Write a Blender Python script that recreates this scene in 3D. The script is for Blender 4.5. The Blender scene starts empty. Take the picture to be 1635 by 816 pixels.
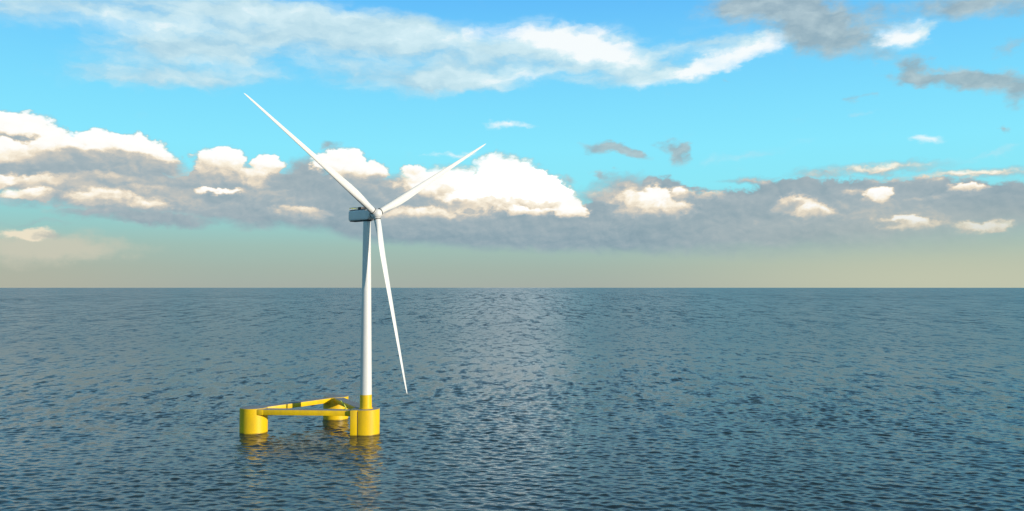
import bpy, bmesh, math, random
import numpy as np
from mathutils import Vector, Matrix
R = math.radians
C = bpy.context.scene.collection
SC = bpy.context.scene

# ------------------------------------------------------------------ camera
F_PX = 1377.0            # focal length in pixels of a 1635 wide frame
CAM_H = 67.35
PITCH = math.atan(51.0 / F_PX)
cam = bpy.data.cameras.new('camera')
cam.lens = 36.0 * F_PX / 1635.0
cam.sensor_width = 36.0
cam.sensor_fit = 'HORIZONTAL'
cam.clip_start = 1.0
cam.clip_end = 400000.0
co = bpy.data.objects.new('camera', cam)
C.objects.link(co)
co.location = (0, 0, CAM_H)
co.rotation_euler = (R(90) + PITCH, 0, 0)
SC.camera = co

SC.view_settings.view_transform = 'Standard'
SC.view_settings.look = 'None'
SC.view_settings.exposure = 0.0
SC.view_settings.gamma = 1.0

# ------------------------------------------------------------------ sun
SUN_AZ = R(60)           # to the right of straight behind the camera
SUN_EL = R(12)
sdir = Vector((math.sin(SUN_AZ) * math.cos(SUN_EL), -math.cos(SUN_AZ) * math.cos(SUN_EL), math.sin(SUN_EL)))
sun = bpy.data.lights.new('sun', 'SUN')
sun.energy = 4.5
sun.angle = R(0.5)
sun.color = (1.0, 0.88, 0.72)
so = bpy.data.objects.new('sun', sun)
C.objects.link(so)
so.location = (200, -200, 300)
so.rotation_euler = sdir.to_track_quat('Z', 'Y').to_euler()


# ------------------------------------------------------------------ node helper
def lin(c):
    out = []
    for v in c:
        v /= 255.0
        out.append(v / 12.92 if v <= 0.04045 else ((v + 0.055) / 1.055) ** 2.4)
    return tuple(out)


class NT:
    def __init__(self, tree):
        self.t = tree

    def new(self, kind, **kw):
        n = self.t.nodes.new(kind)
        for k, v in kw.items():
            setattr(n, k, v)
        return n

    def put(self, sock, v):
        if isinstance(v, bpy.types.NodeSocket):
            self.t.links.new(v, sock)
        elif v is not None:
            sock.default_value = v

    def m(self, op, a, b=None, c=None, clamp=False):
        n = self.new('ShaderNodeMath', operation=op, use_clamp=clamp)
        self.put(n.inputs[0], a)
        self.put(n.inputs[1], b)
        self.put(n.inputs[2], c)
        return n.outputs[0]

    def add(self, a, b): return self.m('ADD', a, b)
    def sub(self, a, b): return self.m('SUBTRACT', a, b)
    def mul(self, a, b): return self.m('MULTIPLY', a, b)
    def mad(self, a, b, c): return self.m('MULTIPLY_ADD', a, b, c)

    def v(self, op, a, b=None, s=None):
        n = self.new('ShaderNodeVectorMath', operation=op)
        self.put(n.inputs[0], a)
        if b is not None:
            self.put(n.inputs[1], b)
        if s is not None:
            self.put(n.inputs['Scale'], s)
        return n.outputs['Value'] if op in ('LENGTH', 'DOT_PRODUCT') else n.outputs[0]

    def xyz(self, x=0.0, y=0.0, z=0.0):
        n = self.new('ShaderNodeCombineXYZ')
        for i, q in enumerate((x, y, z)):
            self.put(n.inputs[i], q)
        return n.outputs[0]

    def sep(self, a):
        n = self.new('ShaderNodeSeparateXYZ')
        self.put(n.inputs[0], a)
        return n.outputs

    def sstep(self, x, a, b, lo=0.0, hi=1.0):
        n = self.new('ShaderNodeMapRange', interpolation_type='SMOOTHSTEP')
        for i, q in enumerate((x, a, b, lo, hi)):
            self.put(n.inputs[i], q)
        return n.outputs[0]

    def lmap(self, x, a, b, lo=0.0, hi=1.0):
        n = self.new('ShaderNodeMapRange', interpolation_type='LINEAR', clamp=True)
        for i, q in enumerate((x, a, b, lo, hi)):
            self.put(n.inputs[i], q)
        return n.outputs[0]

    def noise(self, vec, scale, detail=5.0, rough=0.55, out=0, dim='3D', dist=0.0):
        n = self.new('ShaderNodeTexNoise', noise_dimensions=dim)
        self.put(n.inputs['Vector'], vec)
        n.inputs['Scale'].default_value = scale
        n.inputs['Detail'].default_value = detail
        n.inputs['Roughness'].default_value = rough
        n.inputs['Distortion'].default_value = dist
        return n.outputs[out]

    def voro(self, vec, scale, detail=2.0, rough=0.5, smooth=0.6):
        n = self.new('ShaderNodeTexVoronoi', voronoi_dimensions='2D', feature='SMOOTH_F1')
        n.normalize = True
        self.put(n.inputs['Vector'], vec)
        n.inputs['Scale'].default_value = scale
        n.inputs['Detail'].default_value = detail
        n.inputs['Roughness'].default_value = rough
        n.inputs['Smoothness'].default_value = smooth
        return n.outputs['Distance']

    def ramp(self, fac, stops, interp='LINEAR'):
        n = self.new('ShaderNodeValToRGB')
        r = n.color_ramp
        r.interpolation = interp
        while len(r.elements) < len(stops):
            r.elements.new(0.5)
        for e, (p, c) in zip(r.elements, stops):
            e.position = p
            e.color = (*c, 1)
        self.put(n.inputs[0], fac)
        return n.outputs[0]

    def mix(self, fac, a, b):
        n = self.new('ShaderNodeMix', data_type='RGBA')
        self.put(n.inputs[0], fac)
        for sk, q in ((n.inputs[6], a), (n.inputs[7], b)):
            self.put(sk, (*q, 1) if isinstance(q, tuple) and len(q) == 3 else q)
        return n.outputs[2]

    def curve(self, x, pts):
        n = self.new('ShaderNodeFloatCurve')
        cm = n.mapping
        cm.use_clip = False
        cu = cm.curves[0]
        while len(cu.points) < len(pts):
            cu.points.new(0.5, 0.5)
        for p, (a, b) in zip(cu.points, pts):
            p.location = (a, b)
            p.handle_type = 'AUTO_CLAMPED'
        cm.update()
        self.put(n.inputs['Value'], x)
        return n.outputs[0]

    def blob(self, vec, b):
        # soft ellipse: 1 at its middle, 0 at its rim
        x, y, rx, ry = b[:4]
        rot = b[5] if len(b) > 5 else 0.0
        mp = self.new('ShaderNodeMapping', vector_type='TEXTURE')
        px, py = sky_xy(x, y)
        mp.inputs['Location'].default_value = (px, py, 0)
        mp.inputs['Rotation'].default_value = (0, 0, R(rot))
        mp.inputs['Scale'].default_value = (rx / 100, ry / 100, 1)
        self.put(mp.inputs['Vector'], vec)
        g = self.new('ShaderNodeTexGradient', gradient_type='SPHERICAL')
        self.put(g.inputs[0], mp.outputs[0])
        return g.outputs['Fac']

    def blobs(self, vec, lst, base=0.0):
        acc = base
        for b in lst:
            acc = self.mad(self.blob(vec, b), float(b[4]), acc)
        return acc


def sky_xy(px, py):
    """where a direction lies on the sky: azimuth and tangent of elevation, in hundredths of F_PX"""
    x = (px - 817.5) / F_PX
    z = -(py - 408.0) / F_PX
    d = (x, math.cos(PITCH) - z * math.sin(PITCH), math.sin(PITCH) + z * math.cos(PITCH))
    k = F_PX / 100
    return math.atan2(d[0], d[1]) * k, d[2] / math.hypot(d[0], d[1]) * k


# ------------------------------------------------------------------ sky with clouds
world = bpy.data.worlds.new('World')
SC.world = world
world.use_nodes = True
wt = world.node_tree
wt.nodes.clear()
W = NT(wt)
tc = W.new('ShaderNodeTexCoord')
dx, dy, dz = W.sep(W.v('NORMALIZE', tc.outputs['Generated']))
K = F_PX / 100
az = W.m('ARCTAN2', dx, dy)
hyp = W.m('MAXIMUM', W.m('SQRT', W.add(W.mul(dx, dx), W.mul(dy, dy))), 0.02)
SX = W.mul(az, K)
SY = W.mul(W.m('DIVIDE', dz, hyp), K)
P0 = W.xyz(SX, SY, 0.0)

# clear air, from the murk on the horizon up to the blue
def ypos(py): return max(0.0, sky_xy(817, py)[1] / 10.0)
clear = W.ramp(W.mul(SY, 0.1), [
    (0.0, lin((166, 175, 166))), (ypos(430), lin((164, 181, 170))), (ypos(395), lin((160, 191, 182))),
    (ypos(350), lin((150, 208, 208))), (ypos(300), lin((142, 232, 246))), (ypos(240), lin((138, 232, 254))),
    (ypos(170), lin((128, 222, 254))), (ypos(90), lin((116, 208, 253))), (ypos(0), lin((100, 190, 250))),
    (0.62, lin((104, 162, 200))), (0.8, lin((104, 138, 162))), (1.0, lin((98, 128, 148)))])
warm_side = W.mul(W.sstep(SX, 0.5, 6.5), W.sstep(SY, 1.0, 0.1))
clear = W.mix(W.mul(warm_side, 0.75), clear, lin((200, 203, 176)))
warm_left = W.mul(W.sstep(SX, -4.0, -7.5), W.sstep(SY, 0.9, 0.1))
clear = W.mix(W.mul(warm_left, 0.5), clear, lin((186, 182, 160)))

nish = W.new('ShaderNodeTexSky', sky_type='NISHITA')
nish.sun_disc = False
nish.sun_elevation = SUN_EL
nish.sun_rotation = math.pi - SUN_AZ      # clockwise from +Y, seen from above
nish.altitude = 60
nish.air_density = 1.0
nish.dust_density = 1.2
nish.ozone_density = 1.5

# --- noise shared by the layers
flat = W.v('MULTIPLY', P0, (1.0, 1.55, 1.0))
nA = W.noise(flat, 1.1, 6.0, 0.58, out=1)
nB = W.noise(flat, 4.2, 5.0, 0.6, out=1)
wA = W.v('SUBTRACT', nA, (0.5, 0.5, 0.5))
wB = W.v('SUBTRACT', nB, (0.5, 0.5, 0.5))
# gentle and fluffy bending of the cloud outlines
Pc = W.v('ADD', P0, W.v('ADD', W.v('MULTIPLY', wA, (0.62, 0.32, 0)), W.v('MULTIPLY', wB, (0.30, 0.20, 0))))
Pw = W.v('ADD', P0, W.v('ADD', W.v('MULTIPLY', wA, (1.3, 0.5, 0)), W.v('MULTIPLY', wB, (0.35, 0.14, 0))))
streak = W.noise(W.v('MULTIPLY', Pc, (0.5, 1.7, 1.0)), 1.2, 7.0, 0.54)
streak2 = W.noise(W.v('MULTIPLY', Pc, (0.8, 1.9, 1.0)), 2.6, 6.0, 0.52)
fine = W.noise(flat, 2.6, 8.0, 0.6)

# --- high thin cloud
CIRRUS = [
    (330, 10, 430, 50, 0.95, -3), (560, 45, 330, 55, 1.0, -6), (290, 85, 190, 60, 1.35, 6), (760, 70, 260, 45, 0.9, -8),
    (900, 62, 190, 42, 1.3, -7), (960, 85, 170, 40, 1.0, -10), (820, 120, 330, 26, 1.0, 2), (1090, 118, 120, 20, 1.1, 10),
    (1190, 82, 110, 24, 1.3, 12), (1130, 72, 110, 18, 0.7, 0), (680, 136, 180, 26, 1.2, 3), (250, 128, 210, 30, 0.9, 4),
    (80, 18, 220, 40, 0.8), (300, 30, 460, 90, 0.45, -2), (620, 90, 300, 70, 0.45), (560, 110, 90, 24, 0.8), (1060, 95, 200, 46, 0.75, 4), (1010, 128, 150, 18, 0.8, 4), (700, 100, 260, 40, 0.4), (420, 60, 250, 50, 0.4), (1150, 30, 160, 40, 0.35, 20), (1440, 55, 62, 28, 1.5, 5), (1500, 45, 60, 13, 0.8, 15), (805, 201, 62, 11, 1.5, 2),
    (1380, 180, 35, 10, 0.9), (1472, 226, 34, 9, 1.1), (1200, 248, 110, 13, 0.7, 8), (1560, 250, 90, 10, 0.8, 10),
    (725, 244, 50, 8, 1.2, 3), (1440, 75, 90, 40, 0.25)]
cirF = W.blobs(Pw, CIRRUS)
cirM = W.sstep(W.add(cirF, W.mad(streak, 2.3, W.mad(streak2, 1.3, -1.85))), 0.0, 1.6, 0.0, 0.94)
cirM = W.mul(cirM, W.sstep(cirF, 0.0, 0.55))
SUNLIT = [(900, 62, 200, 40, 1.1, -7), (960, 90, 120, 30, 0.8, -10), (1190, 85, 120, 28, 1.1, 12), (1090, 120, 120, 20, 0.9, 10),
          (1440, 55, 70, 30, 1.3), (560, 20, 200, 26, 0.25), (810, 125, 160, 20, 0.7), (805, 201, 70, 16, 1.0), (260, 45, 130, 22, 0.6), (420, 20, 200, 30, 0.35), (700, 60, 160, 26, 0.5), (350, 105, 80, 14, 0.4),
          (1472, 226, 50, 20, 0.8), (725, 244, 60, 16, 0.9)]
cirL = W.m('ADD', W.blobs(Pw, SUNLIT), W.mad(streak2, 1.3, -0.45), clamp=True)
cirC = W.ramp(cirL, [(0.0, lin((176, 212, 228))), (0.35, lin((200, 229, 238))), (0.65, lin((216, 240, 246))), (1.0, lin((252, 255, 254)))])
col = W.mix(cirM, clear, cirC)

# --- dark drifting cloud, upper right, and a few scraps
DARK = [
    (1290, 30, 150, 72, 1.35, -14), (1210, 5, 130, 40, 0.9), (1330, 60, 90, 50, 0.7, -20), (1440, 108, 60, 26, 1.0, -25), (1490, 122, 75, 17, 0.9, 0),
    (1560, 120, 80, 16, 1.0, 6), (1625, 130, 80, 24, 1.2, -4), (1560, 8, 150, 32, 1.2, -4), (1610, 75, 22, 22, 0.6), (1620, 160, 30, 24, 0.7),
    (525, 231, 26, 16, 1.1), (965, 233, 48, 17, 1.2, -8), (1000, 240, 34, 13, 1.0, -25), (1065, 230, 48, 15, 1.1, 0), (1082, 244, 30, 24, 1.2, 30),
    (905, 285, 34, 12, 0.9, -10), (975, 277, 20, 13, 0.9, -20), (1378, 154, 24, 10, 0.6), (1603, 209, 14, 10, 0.8), (1170, 128, 16, 8, 0.5),
    (60, 358, 75, 8, 0.7, 3), (20, 316, 70, 22, 0.9), (200, 360, 60, 10, 0.5)]
dF = W.blobs(Pw, DARK)
dM = W.sstep(W.mad(fine, 1.1, W.add(dF, -0.72)), 0.0, 0.9, 0.0, 0.88)
dM = W.mul(dM, W.sstep(dF, 0.0, 0.2))
dC = W.ramp(W.m('ADD', W.mul(streak2, 0.9), W.mul(fine, 0.5)), [(0.35, lin((138, 164, 178))), (0.62, lin((156, 176, 184))), (0.95, lin((190, 206, 208)))])
col = W.mix(dM, col, dC)

# --- the long bank of cumulus over the horizon
def prof(pts):
    out = []
    for px, py in pts:
        X, Y = sky_xy(px, py)
        out.append(((X + 8) / 16, Y / 5))
    return out
TOP = prof([(-80, 200), (0, 192), (35, 186), (62, 206), (105, 218), (180, 217), (225, 232), (262, 258), (276, 274), (292, 278), (312, 246), (366, 240),
            (392, 252), (432, 248), (452, 268), (470, 272), (492, 268), (515, 262), (545, 246), (600, 268), (630, 284), (660, 264), (710, 258), (755, 262),
            (800, 246), (835, 252), (868, 270), (900, 290), (926, 314), (945, 302), (1000, 290), (1040, 272), (1065, 270), (1100, 290), (1150, 292), (1205, 284),
            (1245, 272), (1330, 274), (1400, 268), (1500, 272), (1635, 278), (1720, 280)])
BOT = prof([(-80, 318), (0, 314), (60, 322), (110, 338), (180, 346), (240, 352), (300, 353), (360, 362), (440, 368), (515, 372), (560, 387), (640, 394),
            (700, 398), (800, 404), (900, 408), (1000, 411), (1100, 415), (1250, 418), (1400, 417), (1520, 413), (1635, 404), (1720, 400)])
fx = W.m('MULTIPLY_ADD', SX, 1 / 16, 0.5, clamp=True)
topY = W.mul(W.curve(fx, TOP), 5.0)
botY = W.mul(W.curve(fx, BOT), 5.0)

# ragged edge of the billows, shared by every head of cloud
bent = W.v('ADD', flat, W.v('MULTIPLY', wA, (0.55, 0.55, 0)))
billow = W.m('SUBTRACT', 0.37, W.voro(bent, 3.4, 3.0, 0.58, 0.45))
billow_up = W.m('SUBTRACT', 0.37, W.voro(W.v('ADD', bent, (0.05, 0.09, 0)), 3.4, 3.0, 0.58, 0.45))
relief = W.sub(billow, billow_up)
edge = W.add(W.mul(billow, 0.95), W.mul(W.add(fine, -0.5), 0.75))
edge_soft = W.mul(edge, 0.42)
edge_wide = W.mul(edge, 0.46)
ty = W.sep(Pc)[1]

dtop = W.add(W.sub(topY, SY), W.mad(billow, 0.30, W.mad(fine, 0.40, -0.30)))
dbot = W.add(W.sub(SY, botY), W.mad(fine, 0.18, W.mad(streak2, 0.16, -0.17)))
softfoot = W.sstep(SX, 0.0, 8.0, 0.16, 0.60)
bankM = W.mul(W.sstep(dtop, 0.0, 0.10), W.sstep(dbot, -0.03, softfoot))

SHADE = [(1070, 284, 55, 24, 0.3), (830, 380, 340, 26, 0.35), (1000, 350, 260, 24, 0.2), (1150, 330, 130, 30, 0.25), (450, 362, 110, 12, 0.3)]
GLOW = [(150, 290, 260, 70, 0.35), (400, 310, 200, 50, 0.25), (700, 340, 120, 40, 0.2), (640, 290, 100, 40, 0.15), (1280, 330, 420, 50, 0.15), (1500, 350, 260, 60, 0.12)]
L = W.add(W.mad(streak, 0.42, W.mad(W.blobs(Pc, SHADE), -0.25, W.blobs(Pc, GLOW, 0.04))), 0.0)

# heads of cloud from the farthest to the nearest: centre, half sizes, tone, how much lighter the top is, softness
PUFFS = [
    # left stack
    (22, 206, 70, 38, .97, .2, .3), (64, 220, 60, 30, .93, .2, .3), (40, 226, 90, 20, .34, .2, .6), (112, 232, 88, 26, .90, .15, .35), (182, 238, 96, 38, .97, .25, .25),
    (228, 254, 62, 30, .93, .2, .3), (10, 238, 50, 26, .92, .2, .35), (68, 250, 95, 24, .76, .25, .6), (158, 259, 140, 28, .42, .25, .7), (236, 268, 90, 26, .42, .2, .7),
    (28, 272, 80, 22, .36, .1, .7), (60, 289, 90, 20, .66, .35, .6), (122, 283, 38, 18, .78, .3, .5), (190, 286, 120, 18, .52, .25, .8), (95, 272, 60, 12, .33, .1, .8),
    (242, 276, 60, 16, .40, .1, .8), (0, 288, 24, 12, .82, .2, .5), (56, 309, 54, 15, .82, .35, .5), (130, 316, 90, 22, .36, .1, .8), (158, 318, 70, 24, .68, .3, .6),
    (206, 325, 70, 20, .62, .3, .7), (236, 331, 44, 15, .64, .3, .6), (246, 303, 55, 14, .56, .25, .8), (180, 340, 110, 13, .36, .2, .8), (250, 347, 160, 18, .32, .2, .8), (400, 353, 190, 22, .27, .15, .8),
    # gap and second stack
    (335, 256, 44, 28, .80, .5, .35), (366, 252, 44, 26, .98, .4, .3), (432, 259, 31, 22, .97, .4, .3), (370, 277, 90, 36, .58, .4, .6), (416, 283, 44, 28, .74, .3, .6),
    (300, 292, 70, 22, .40, .2, .8), (470, 290, 60, 30, .34, .2, .7), (345, 303, 50, 11, .93, .3, .4), (352, 313, 66, 12, .26, .0, .7), (440, 320, 95, 26, .40, .2, .8), (400, 328, 110, 18, .36, .15, .8),
    (482, 339, 74, 17, .55, .4, .6), (512, 337, 32, 13, .66, .3, .5), (490, 360, 120, 16, .22, .1, .8), (492, 282, 52, 42, .32, .15, .7),
    # behind the rotor
    (546, 263, 58, 34, 1.0, .2, .25), (588, 271, 42, 22, .97, .25, .3), (596, 297, 95, 32, .40, .2, .8), (560, 322, 95, 42, .28, .1, .9),
    (664, 270, 30, 13, .93, .2, .4), (640, 292, 74, 30, .42, .2, .8),
    (690, 290, 92, 32, .88, .2, .7), (735, 286, 86, 36, .98, .2, .6), (798, 276, 70, 42, 1.06, .25, .42), (838, 294, 74, 40, 1.08, .25, .42), (778, 306, 138, 44, 1.0, .3, .55),
    (874, 312, 68, 34, 1.06, .3, .42), (902, 327, 50, 26, 1.0, .3, .42), (914, 336, 34, 18, .94, .35, .4), (690, 303, 66, 20, .80, .3, .6), (765, 323, 120, 22, .86, .3, .6),
    (858, 326, 62, 14, .74, .25, .8), (840, 338, 66, 13, .80, .35, .6), (675, 324, 120, 17, .42, .2, .9), (690, 339, 86, 19, .68, .4, .7), (650, 343, 55, 15, .62, .35, .7), (620, 346, 46, 15, .56, .3, .7),
    (745, 347, 80, 15, .60, .35, .8), (760, 364, 250, 26, .29, .15, .9), (900, 366, 200, 34, .27, .1, .9),
    # right-hand part of the bank
    (1062, 282, 78, 34, .27, .1, .5), (1000, 302, 95, 34, .40, .2, .7), (980, 311, 74, 26, .52, .35, .7), (1030, 323, 64, 30, .76, .4, .5), (1046, 318, 34, 26, .97, .35, .35), (1075, 336, 44, 19, .76, .4, .5),
    (1020, 341, 74, 14, .56, .3, .8), (1086, 311, 23, 17, .82, .35, .5), (1100, 314, 18, 11, .62, .3, .6), (1130, 315, 26, 10, .66, .3, .6), (1262, 279, 60, 21, .25, .1, .5), (1312, 284, 66, 15, .30, .1, .7),
    (1274, 326, 46, 21, .74, .4, .5), (1302, 335, 42, 18, .76, .4, .5), (1254, 323, 32, 12, .62, .3, .6), (1408, 307, 25, 16, .95, .4, .4), (1364, 308, 22, 9, .50, .3, .7),
    (1440, 355, 40, 16, .92, .4, .5), (1468, 359, 36, 10, .74, .3, .6), (1414, 354, 34, 9, .54, .3, .8), (1548, 359, 40, 13, .78, .4, .6), (1582, 359, 36, 15, .90, .4, .5),
    (1590, 308, 100, 50, .25, .05, .5), (1545, 300, 25, 9, .80, .3, .5), (1400, 270, 130, 13, .84, .3, .9), (1562, 276, 130, 12, .86, .3, .9), (1420, 284, 80, 8, .70, .2, 1.2), (1310, 279, 64, 10, .60, .2, 1.1),
    (1500, 313, 70, 9, .46, .3, .9), (1200, 287, 70, 9, .5, .3, .9),
]
A = bankM
for x, y, rx, ry, tone, lift, soft in PUFFS:
    if x > 950:
        soft, tone = soft * 1.35, tone - (0.05 if tone > 0.5 else 0.0)
        if tone > 0.45:
            rx, ry = rx * 1.16, ry * 1.16
    g = W.blob(Pc, (x, y, rx * 1.05, ry * (1.0 if tone > 0.45 else 1.1)))
    mk = W.sstep(W.add(g, edge_soft if soft < 0.62 else edge_wide), 0.20, 0.20 + 0.72 * soft)
    yy = sky_xy(x, y)[1]
    k = (lift * 1.7 + 0.15 if tone > 0.45 else lift) * 0.55 / (ry / 100)
    li = W.mad(ty, k, tone - k * yy)
    mxn = W.new('ShaderNodeMix', data_type='FLOAT')
    W.put(mxn.inputs[0], mk)
    W.put(mxn.inputs[2], L)
    W.put(mxn.inputs[3], li)
    L = mxn.outputs[0]
    if tone > 0.3:
        A = W.m('MAXIMUM', A, mk)

# fine modelling of the billows, stronger where the sun reaches
Lr = W.add(L, W.mul(relief, W.lmap(L, 0.2, 0.8, 0.32, 0.55)))
Lr = W.mad(W.add(fine, -0.5), 0.26, W.mad(W.sstep(L, 0.55, 0.95), 0.07, Lr))
bankC = W.ramp(W.mul(Lr, 0.8), [(0.0, lin((128, 155, 168))), (0.16, lin((147, 169, 179))), (0.32, lin((167, 182, 188))), (0.45, lin((197, 197, 191))), (0.57, lin((232, 220, 200))),
                                (0.68, lin((252, 243, 224))), (0.80, lin((255, 254, 250))), (1.0, (1.06, 1.05, 1.03))])
# the great head right of the rotor is far brighter than white
big = W.m('MULTIPLY', W.sstep(W.blobs(Pc, [(822, 298, 120, 46, 1.0), (760, 292, 70, 26, 0.4)]), 0.08, 0.6), W.sstep(Lr, 0.9, 1.15), clamp=True)
bankC = W.v('SCALE', bankC, s=W.mad(big, 1.4, 1.0))
foot = W.mul(W.sstep(SX, 1.0, 7.5), W.sstep(SY, 1.5, 0.5))
bankC = W.mix(W.mul(foot, 0.6), bankC, lin((174, 184, 174)))
col = W.mix(A, col, bankC)
# low lit veil under the bank on the left
low = W.blobs(Pc, [(45, 396, 190, 34, 0.8), (120, 398, 130, 20, 0.4)])
lowM = W.mul(W.sstep(W.mad(W.add(fine, -0.5), 0.7, low), 0.05, 0.9), 0.75)
col = W.mix(lowM, col, lin((208, 203, 184)))
low2 = W.sstep(W.add(W.blob(Pc, (46, 376, 52, 14)), edge_soft), 0.2, 0.6, 0.0, 0.85)
col = W.mix(low2, col, lin((244, 230, 204)))
low3 = W.sstep(W.add(W.blob(Pc, (76, 379, 36, 9)), edge_soft), 0.2, 0.9, 0.0, 0.6)
col = W.mix(low3, col, lin((166, 174, 172)))

colS = W.v('SCALE', col, s=10.0)
highup = W.sstep(SY, 8.0, 24.0, 0.0, 0.7)
final = W.mix(highup, colS, nish.outputs[0])
bg = W.new('ShaderNodeBackground')
bg.inputs['Strength'].default_value = 0.1
W.put(bg.inputs['Color'], final)
ow = W.new('ShaderNodeOutputWorld')
wt.links.new(bg.outputs[0], ow.inputs['Surface'])
world.cycles.sampling_method = 'MANUAL'
world.cycles.sample_map_resolution = 512


# ------------------------------------------------------------------ materials
def material(name):
    m = bpy.data.materials.new(name)
    m.use_nodes = True
    m.node_tree.nodes.clear()
    n = NT(m.node_tree)
    o = n.new('ShaderNodeOutputMaterial')
    b = n.new('ShaderNodeBsdfPrincipled')
    m.node_tree.links.new(b.outputs[0], o.inputs['Surface'])
    return m, n, b


def painted(name, colour, rough=0.4, dirt=(0.5, 0.5, 0.5), amount=0.12, scale=0.5, waterline=None, coat=0.0):
    m, n, b = material(name)
    tcn = n.new('ShaderNodeTexCoord')
    geo = n.new('ShaderNodeNewGeometry')
    p = geo.outputs['Position']
    n1 = n.noise(n.v('MULTIPLY', p, (1, 1, 0.25)), scale, 6.0, 0.6)
    n2 = n.noise(p, scale * 6, 4.0, 0.6)
    f = n.mul(n.sstep(n.mad(n2, 0.4, n1), 0.55, 0.9), amount)
    c = n.mix(f, (*colour, 1), (*dirt, 1))
    if waterline:
        # wet, weed-dark belt just above the water
        z = n.sep(p)[2]
        wl = n.sstep(n.mad(n1, 1.2, n.sub(z, 0.0)), waterline + 1.0, waterline + 0.3)
        c = n.mix(n.mul(wl, 0.8), c, (0.05, 0.045, 0.012, 1))
    n.put(b.inputs['Base Color'], c)
    n.put(b.inputs['Roughness'], n.mad(n1, 0.2, rough - 0.1))
    b.inputs['Coat Weight'].default_value = coat
    b.inputs['Coat Roughness'].default_value = 0.15
    return m


M_WHITE = painted('white_paint', (0.78, 0.77, 0.75), 0.38, (0.55, 0.53, 0.48), 0.25, 0.12)
M_BLADE = painted('blade_gelcoat', (0.74, 0.74, 0.72), 0.32, (0.62, 0.60, 0.55), 0.2, 0.1)
M_NAC = painted('nacelle_paint', (0.82, 0.82, 0.81), 0.4, (0.55, 0.55, 0.55), 0.2, 0.4)
M_YELLOW = painted('yellow_paint', (0.90, 0.57, 0.002), 0.42, (0.42, 0.27, 0.03), 0.35, 0.35, waterline=0.35, coat=0.0)
M_DECK = painted('deck_grey', (0.30, 0.31, 0.32), 0.7, (0.18, 0.17, 0.15), 0.4, 0.4)
M_DARK = painted('dark_steel', (0.035, 0.036, 0.04), 0.5, (0.08, 0.07, 0.05), 0.3, 1.0)
M_SEAM = painted('grey_seal', (0.16, 0.16, 0.15), 0.6, (0.1, 0.1, 0.1), 0.3, 1.0)
M_LIME = painted('lime_steel', (0.50, 0.55, 0.06), 0.45, (0.3, 0.3, 0.05), 0.2, 1.0)


# ------------------------------------------------------------------ mesh helpers
def obj(name, bm, mat, parent=None, smooth=True, angle=35):
    bmesh.ops.recalc_face_normals(bm, faces=bm.faces[:])
    me = bpy.data.meshes.new(name)
    bm.to_mesh(me)
    bm.free()
    for m in (mat if isinstance(mat, (list, tuple)) else [mat]):
        me.materials.append(m)
    if smooth:
        me.polygons.foreach_set('use_smooth', [True] * len(me.polygons))
        me.set_sharp_from_angle(angle=R(angle))
    o = bpy.data.objects.new(name, me)
    C.objects.link(o)
    if parent is not None:
        o.parent = parent
    return o


def rings(bm, loops, cap=True, mat=0):
    vs = [[bm.verts.new(p) for p in lp] for lp in loops]
    n = len(vs[0])
    for a, b in zip(vs, vs[1:]):
        for i in range(n):
            f = bm.faces.new((a[i], a[(i + 1) % n], b[(i + 1) % n], b[i]))
            f.material_index = mat
    if cap:
        for lp in (vs[0][::-1], vs[-1]):
            f = bm.faces.new(lp)
            f.material_index = mat
    return vs


def lathe(bm, prof, origin=(0, 0, 0), axis=None, seg=64, cap=True):
    """profile of (radius, height) turned about an axis through origin"""
    q = Matrix.Identity(3) if axis is None else Vector(axis).to_track_quat('Z', 'Y').to_matrix()
    o = Vector(origin)
    loops = []
    for r, h in prof:
        loops.append([o + q @ Vector((r * math.cos(2 * math.pi * i / seg), r * math.sin(2 * math.pi * i / seg), h)) for i in range(seg)])
    return rings(bm, loops, cap)


def tube(bm, pts, rad, seg=10):
    pts = [Vector(p) for p in pts]
    loops = []
    up = Vector((0.31, 0.17, 0.93))
    for i, p in enumerate(pts):
        d = (pts[min(i + 1, len(pts) - 1)] - pts[max(i - 1, 0)]).normalized()
        a = d.cross(up)
        if a.length < 0.1:
            a = d.cross(Vector((1, 0, 0)))
        a.normalize()
        b = d.cross(a)
        loops.append([p + (a * math.cos(2 * math.pi * k / seg) + b * math.sin(2 * math.pi * k / seg)) * rad for k in range(seg)])
    rings(bm, loops)


def box(bm, cx, size, rot=None, bevel=0.0, seg=2):
    m = Matrix.Translation(Vector(cx))
    if rot is not None:
        m = m @ rot.to_4x4()
    m = m @ Matrix.Diagonal((*size, 1))
    g = bmesh.ops.create_cube(bm, size=1.0, matrix=m)
    if bevel:
        es = {e for v in g['verts'] for e in v.link_edges}
        bmesh.ops.bevel(bm, geom=list(es), offset=bevel, segments=seg, profile=0.5, affect='EDGES')


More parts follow.
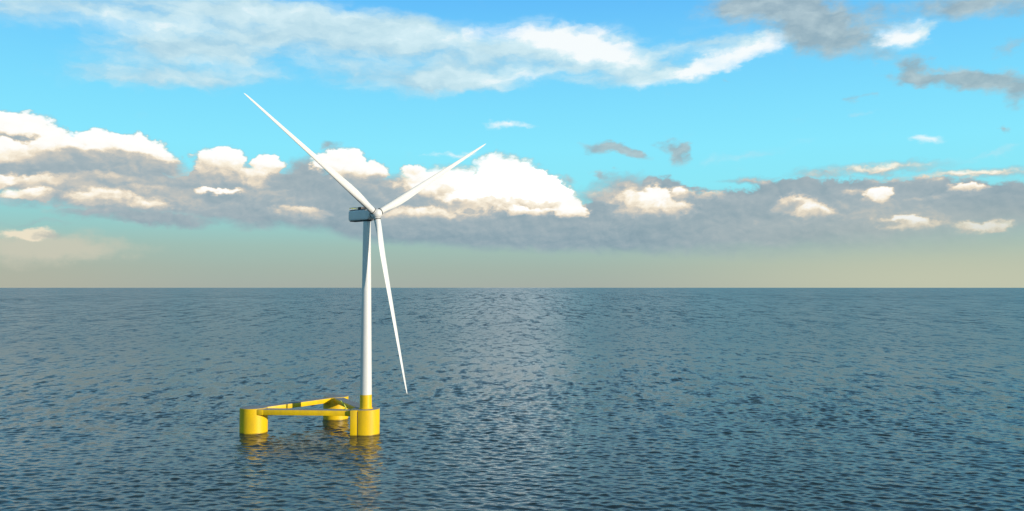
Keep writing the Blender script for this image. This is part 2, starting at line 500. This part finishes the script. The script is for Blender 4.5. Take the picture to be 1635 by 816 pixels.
# ------------------------------------------------------------------ the sea
def build_sea():
    rng = np.random.default_rng(11)
    # distance of the rows from the origin, finer where the waves are seen large
    r = [0.5, 20.0, 60.0, 100.0, 140.0, 180.0]
    while r[-1] < 170000:
        q = r[-1]
        r.append(q + max(0.52 if q > 240 else 2.0, q * q / 58900 * 0.26))
    r = np.array(r)
    sp = np.gradient(r)
    a_f = np.linspace(-R(37), R(37), 1300)
    a_c = np.linspace(R(37), 2 * math.pi - R(37), 240)[1:-1]
    az_ = np.concatenate([a_f, a_c])
    nr, na = len(r), len(az_)
    X = (r[:, None] * np.sin(az_)[None, :]).astype(np.float32)
    Y = (r[:, None] * np.cos(az_)[None, :]).astype(np.float32)
    Z = np.zeros_like(X)
    DX = np.zeros_like(X)
    DY = np.zeros_like(X)
    near = slice(0, int(np.searchsorted(r, 7000)))
    Xn, Yn = X[near], Y[near]
    spn = sp[near][:, None].astype(np.float32)
    # wind sea: many small crested wave trains spread about one direction
    wind = R(-104)
    N = 170
    for k in range(N):
        L = math.exp(rng.uniform(math.log(1.7), math.log(12)))
        spread = 0.42 if L > 14 else 0.62
        th = wind + rng.normal() * spread
        kk = 2 * math.pi / L
        # slope of one train; the whole set adds up to the sea's roughness
        s = 0.0175 * (1.0 if L < 5 else (5 / L) ** 1.0)
        A = s / kk * rng.uniform(0.6, 1.4)
        ph = rng.uniform(0, 2 * math.pi)
        cx, cy = math.cos(th), math.sin(th)
        lo, hi = L / 5.0, L / 2.2
        w = np.clip((hi - spn) / (hi - lo), 0, 1)
        rows = int((w[:, 0] > 0).nonzero()[0].max()) + 1 if (w > 0).any() else 0
        if rows == 0:
            continue
        arg = (kk * (Xn[:rows] * cx + Yn[:rows] * cy) + ph).astype(np.float32)
        sn, cs = np.sin(arg), np.cos(arg)
        w = w[:rows]
        Z[:rows] += A * w * cs
        q = 0.9 * A
        DX[:rows] -= q * cx * w * sn
        DY[:rows] -= q * cy * w * sn
    # calmer and rougher patches of wind
    pat = np.zeros_like(Xn)
    for k in range(9):
        L = rng.uniform(60, 320)
        th = rng.uniform(0, math.pi)
        pat += np.sin(2 * math.pi / L * (Xn * math.cos(th) + Yn * math.sin(th)) + rng.uniform(0, 6.28))
    gain = (1.0 + 0.05 * pat).clip(0.75, 1.3)
    Z[near] *= gain
    DX[near] *= gain
    DY[near] *= gain
    V = np.stack([X + DX, Y + DY, Z], -1).reshape(-1, 3).astype(np.float32)
    i = np.arange(nr - 1)[:, None] * na
    j = np.arange(na)[None, :]
    j2 = (j + 1) % na
    quads = np.stack([i + j, i + na + j, i + na + j2, i + j2], -1).reshape(-1, 4)
    me = bpy.data.meshes.new('sea_water')
    me.vertices.add(len(V))
    me.vertices.foreach_set('co', V.ravel())
    nl = quads.size
    me.loops.add(nl)
    me.loops.foreach_set('vertex_index', quads.ravel().astype(np.int32))
    me.polygons.add(len(quads))
    me.polygons.foreach_set('loop_start', np.arange(0, nl, 4, dtype=np.int32))
    me.update(calc_edges=True)
    # close the small hole at the middle
    me.polygons.foreach_set('use_smooth', [True] * len(quads))
    m, n, b = material('sea_water')
    p = n.new('ShaderNodeNewGeometry').outputs['Position']
    nrm = n.new('ShaderNodeNewGeometry').outputs['Normal']
    rot = n.new('ShaderNodeMapping')
    rot.inputs['Rotation'].default_value = (0, 0, R(14))
    n.put(rot.inputs['Vector'], n.v('MULTIPLY', p, (1, 1, 0)))
    pr = rot.outputs[0]
    half = (0.5, 0.5, 0.5)
    def slopes(sx, sy, detail, rough):
        return n.v('SUBTRACT', n.noise(n.v('MULTIPLY', p, (sx, sy, 0)), 1.0, detail, rough, out=1), half)
    dist = n.v('LENGTH', p)
    # small ripples everywhere; farther out the longer wind-streaked trains take over from the meshed waves
    tilt = n.v('SCALE', slopes(0.26, 0.46, 4.0, 0.62), s=n.sstep(dist, 250.0, 700.0, 0.22, 0.34))
    for sx, sy, d0, d1, d2, d3, k in ((0.13, 0.050, 240.0, 650.0, 2200.0, 5000.0, 0.95), (0.055, 0.0085, 900.0, 2200.0, 6000.0, 14000.0, 1.25), (0.022, 0.0012, 2600.0, 6000.0, 40000.0, 100000.0, 1.25)):
        a = n.mul(n.mul(n.sstep(dist, d0, d1), n.sstep(dist, d2, d3, 1.0, 0.4)), k)
        tilt = n.v('ADD', tilt, n.v('SCALE', slopes(sx, sy, 4.0, 0.7), s=a))
    tilt = n.v('MULTIPLY', tilt, (1.0, 1.35, 0.0))
    n.put(b.inputs['Normal'], n.v('NORMALIZE', n.v('ADD', nrm, tilt)))
    n.put(b.inputs['Roughness'], n.sstep(dist, 300.0, 1300.0, 0.19, 0.27))
    deep = n.noise(pr, 0.012, 3.0, 0.5)
    n.put(b.inputs['Base Color'], n.mix(n.sstep(deep, 0.35, 0.65), (0.015, 0.032, 0.038, 1), (0.023, 0.047, 0.053, 1)))
    b.inputs['IOR'].default_value = 1.333
    b.inputs['Specular IOR Level'].default_value = 0.5
    me.materials.append(m)
    o = bpy.data.objects.new('sea_water', me)
    C.objects.link(o)
    o['kind'] = 'structure'
    return o


build_sea()

# ------------------------------------------------------------------ the floating turbine
BASE = Vector((-67.3, 399.3, 0.0))
root = bpy.data.objects.new('floating_wind_turbine', None)
C.objects.link(root)
root.location = BASE
root.empty_display_size = 5
root['label'] = 'white three-bladed wind turbine on a yellow three-column floating platform in open sea'
root['category'] = 'wind turbine'

COL_A = Vector((-120.1, 403.6, 0)) - BASE     # near left column
COL_B = Vector((0, 0, 0))                     # the column under the tower
COL_C = Vector((-90.3, 444.6, 0)) - BASE      # far column
HD = 11.6
CR = 6.35


def column(c, label):
    bm = bmesh.new()
    lathe(bm, [(CR, -3.0), (CR, HD - 0.5), (CR + 0.0, HD - 0.12), (CR - 0.12, HD)], c, seg=96)
    o = obj('platform_column', bm, M_YELLOW, root)
    o['label'] = label
    bm = bmesh.new()
    lathe(bm, [(CR - 0.35, HD + 0.004), (CR - 0.35, HD + 0.10), (CR - 0.5, HD + 0.12)], c, seg=96)
    obj('deck_plate', bm, M_DECK, o)
    return o


colA = column(COL_A, 'yellow column without a tower, standing nearest the left')
colB = column(COL_B, 'yellow column that carries the tower')
colC = column(COL_C, 'yellow column farthest out to sea')


def beam(a, b, off, w, z0, z1, ta, tb):
    d = (b - a).normalized()
    s = Vector((d.y, -d.x, 0))
    p, q = a + d * ta + s * off, b - d * tb + s * off
    L = (q - p).length
    rot = Matrix((d, -s, Vector((0, 0, 1)))).transposed()
    bm = bmesh.new()
    box(bm, (p + q) / 2 + Vector((0, 0, (z0 + z1) / 2)), (L, w, z1 - z0), rot, 0.12)
    o = obj('platform_beam', bm, M_YELLOW, root)
    bm = bmesh.new()
    box(bm, (p + q) / 2 + Vector((0, 0, z1 + 0.06)), (L - 0.1, w - 0.3, 0.11), rot, 0.02, 1)
    obj('walkway', bm, M_DECK, o)
    return o


# beam across the front, on the camera side of both columns
f_beam = beam(COL_A, COL_B, 3.1, 4.6, 8.9, 11.3, 3.1, 3.2)
beam(COL_A, COL_C, 0.0, 5.2, 9.2, 11.35, 5.75, 5.75)
beam(COL_C, COL_B, 0.0, 5.2, 9.2, 11.35, 5.75, 5.75)

# clamp blocks where the front beam meets its columns
dAB = (COL_B - COL_A).normalized()
sAB = Vector((dAB.y, -dAB.x, 0))
rAB = Matrix((dAB, -sAB, Vector((0, 0, 1)))).transposed()
for p, l in ((COL_A + dAB * 5.2, 2.6), (COL_B - dAB * 6.6, 2.2)):
    bm = bmesh.new()
    box(bm, p + sAB * 3.1 + Vector((0, 0, 10.1)), (l, 4.72, 2.52), rAB, 0.12)
    obj('clamp_block', bm, M_YELLOW, root)

# upright casing on the left front of the tower column
bm = bmesh.new()
cas = COL_B + Vector((-4.55, -4.3, 0))
box(bm, cas + Vector((0, 0, (HD - 3) / 2 - 0.02)), (3.1, 4.0, HD + 3.0), None, 0.18)
casing = obj('casing', bm, M_YELLOW, root)
bm = bmesh.new()
box(bm, COL_B + Vector((-2.86, -5.72, (HD - 3) / 2 - 0.3)), (0.32, 0.5, HD + 2.4), None, 0.05)
obj('shadow_gap_strip', bm, M_DARK, colB)  # dark strip put in as the shadow in the gap between casing and column

# bent crane arm near the tower column
bm = bmesh.new()
dp = COL_B + Vector((-9.1, -1.0, 0))
tube(bm, [dp + Vector(q) for q in ((0, 0, 11.45), (0, 0, 12.3), (-0.15, 0, 12.7), (-0.5, 0, 13.2), (-2.3, 0.2, 15.3))], 0.33, 12)
crane = obj('davit_crane', bm, M_LIME, root)
bm = bmesh.new()
lathe(bm, [(0.6, 11.42), (0.6, 11.62), (0.42, 11.7)], dp, seg=24)
obj('crane_foot', bm, M_LIME, crane)

# tower and its yellow foot
Z_Y, Z_T = 18.1, 98.3
def trad(z): return 2.78 + (1.72 - 2.78) * (z - HD) / (Z_T - HD)
bm = bmesh.new()
lathe(bm, [(3.25, HD + 0.13), (3.25, HD + 0.45), (trad(12), HD + 0.5), (trad(Z_Y), Z_Y)], COL_B, seg=72)
obj('transition_piece', bm, M_YELLOW, root)
bm = bmesh.new()
pr = [(trad(Z_Y) - 0.01, Z_Y + 0.003)]
for z in (42.0, 70.0):
    pr += [(trad(z - 0.12), z - 0.12), (trad(z) + 0.025, z - 0.1), (trad(z) + 0.025, z + 0.1), (trad(z + 0.12), z + 0.12)]
pr += [(trad(Z_T), Z_T)]
lathe(bm, pr, COL_B, seg=72)
obj('tower', bm, M_WHITE, root)

# ---- nacelle and rotor
YAW, TILT, PHASE, CONE, ROT = R(49.93), R(9.08), R(29.3), R(6.456), 83.4
n_ax = Vector((math.sin(YAW) * math.cos(TILT), -math.cos(YAW) * math.cos(TILT), math.sin(TILT)))
n_flat = Vector((math.sin(YAW), -math.cos(YAW), 0))
side = Vector((math.cos(YAW), math.sin(YAW), 0))
HUB = Vector((0.0, 0, 100.0)) + n_ax * 6.556
rN = Matrix((n_flat, side, Vector((0, 0, 1)))).transposed()
NZ = 100.95
def np_(u, s, z): return n_flat * u + side * s + Vector((0, 0, z))

bm = bmesh.new()
loops = []
hw, hh = 2.35, 2.5
for u, kw, kh, dzz in ((-10.9, 0.80, 0.84, 0.0), (-10.6, 0.93, 0.95, 0.0), (-9.8, 1.0, 1.0, 0.0), (0.5, 1.0, 1.0, 0.0), (2.2, 0.96, 0.96, 0.0), (3.0, 0.80, 0.80, 0.0)):
    lp = []
    for k in range(48):
        t = 2 * math.pi * k / 48
        c, s = math.cos(t), math.sin(t)
        e = 0.32
        lp.append(np_(u, hw * kw * math.copysign(abs(c) ** e, c), NZ + dzz + hh * kh * math.copysign(abs(s) ** e, s)))
    loops.append(lp)
rings(bm, loops)
nac = obj('nacelle', bm, M_NAC, root, angle=40)
bm = bmesh.new()
box(bm, np_(-4.0, 0, NZ - hh - 0.12), (12.6, 3.6, 0.24), rN, 0.05)
obj('belly_plate', bm, M_DARK, nac)
bm = bmesh.new()
box(bm, np_(-4.1, 0, NZ + hh + 0.10), (12.4, 4.0, 0.22), rN, 0.05)
obj('roof_plate', bm, M_DARK, nac)
bm = bmesh.new()   # cooler on the roof
box(bm, np_(-3.0, 0, NZ + hh + 0.75), (2.2, 3.9, 1.1), rN, 0.08)
obj('roof_cooler', bm, M_DARK, nac)
bm = bmesh.new()
for s in (-1.9, 1.9):
    tube(bm, [np_(-10.2, s, NZ + hh + 1.15), np_(-4.3, s, NZ + hh + 1.15)], 0.11, 8)
    for u in (-10.2, -8.2, -6.2, -4.3):
        tube(bm, [np_(u, s, NZ + hh + 0.2), np_(u, s, NZ + hh + 1.15)], 0.07, 8)
tube(bm, [np_(-10.2, -1.9, NZ + hh + 1.15), np_(-10.2, 1.9, NZ + hh + 1.15)], 0.11, 8)
obj('roof_railing', bm, M_LIME, nac)
bm = bmesh.new()   # yaw bearing between tower and nacelle
lathe(bm, [(1.95, Z_T - 0.35), (2.05, Z_T - 0.1), (2.05, Z_T + 0.25)], COL_B, seg=48)
obj('yaw_bearing', bm, M_DARK, nac)
bm = bmesh.new()   # white front ring, catches the sun
lathe(bm, [(2.15, 2.95), (2.1, 3.5), (1.75, 3.9)], (0, 0, NZ - 0.1), n_flat, 48)
obj('front_ring', bm, M_WHITE, nac)
bm = bmesh.new()   # dark neck of the main shaft
lathe(bm, [(1.55, 3.2), (1.55, 5.2)], Vector((0, 0, 100.35)), n_ax, 40)
obj('main_shaft', bm, M_DARK, nac)

h_v = side
v_v = n_ax.cross(h_v).normalized()
if v_v.z < 0:
    v_v = -v_v
bm = bmesh.new()
lathe(bm, [(1.5, -1.9), (2.05, -1.75), (2.3, -1.1), (2.4, -0.2), (2.35, 0.7), (2.1, 1.5), (1.6, 2.2), (0.9, 2.65), (0.25, 2.8)], HUB, n_ax, 48)
hub = obj('rotor_hub', bm, M_WHITE, root)


def blade(ang):
    radial = h_v * math.cos(ang) + v_v * math.sin(ang)
    s_ = (radial * math.cos(CONE) + n_ax * math.sin(CONE)).normalized()
    tang = n_ax.cross(radial).normalized()
    ups = s_.cross(tang).normalized()
    bm = bmesh.new()
    loops = []
    #        r/R   chord  thick  round  twist(deg)
    st = [(0.020, 3.0, 3.0, 1.0, 16), (0.045, 3.0, 3.0, 1.0, 16), (0.08, 3.2, 2.8, 0.75, 16), (0.13, 3.95, 2.2, 0.3, 14), (0.18, 4.35, 1.7, 0.1, 12),
          (0.24, 4.25, 1.32, 0.0, 10), (0.33, 3.75, 1.02, 0, 7.5), (0.45, 3.05, 0.76, 0, 5), (0.58, 2.45, 0.55, 0, 3), (0.72, 1.9, 0.38, 0, 1.5),
          (0.84, 1.45, 0.27, 0, 0.5), (0.93, 1.1, 0.19, 0, 0), (0.975, 0.8, 0.13, 0, 0), (0.993, 0.45, 0.08, 0, 0), (1.0, 0.14, 0.04, 0, 0)]
    NS = 40
    for rr, ch, th, rd, tw in st:
        ch = ch * (0.86 + 0.14 * rd)
        lp = []
        t = -R(tw + 4)
        cdir = tang * math.cos(t) + ups * math.sin(t)
        tdir = -tang * math.sin(t) + ups * math.cos(t)
        for k in range(NS):
            a = 2 * math.pi * k / NS
            ca, sa = math.cos(a), math.sin(a)
            # airfoil: blunt nose, thin tail
            x = 0.5 * ca
            u = 0.5 - x          # 0 at the nose
            yt = 1.72 * (1.0 * math.sqrt(max(u, 0)) * (1 - u) * 0.98 + 0.02 * (1 - u)) * 0.78
            ya = math.copysign(min(yt, 0.55), sa) * (1.08 if sa > 0 else 0.86)
            yc = 0.5 * sa
            y = (ya * (1 - rd) + yc * rd) * th
            off = 0.18 * (1 - rd)
            lp.append(HUB + s_ * (rr * ROT) + cdir * ((x - off) * ch) + tdir * y)
        loops.append(lp)
    rings(bm, loops)
    o = obj('blade', bm, M_BLADE, root, angle=60)
    bm = bmesh.new()
    lathe(bm, [(1.52, 2.3), (1.68, 2.4), (1.68, 2.75), (1.52, 2.85)], HUB, s_, 48)
    obj('root_collar', bm, M_SEAM, o)
    return o


for k in (0, 1, 2):
    blade(PHASE + k * 2 * math.pi / 3)
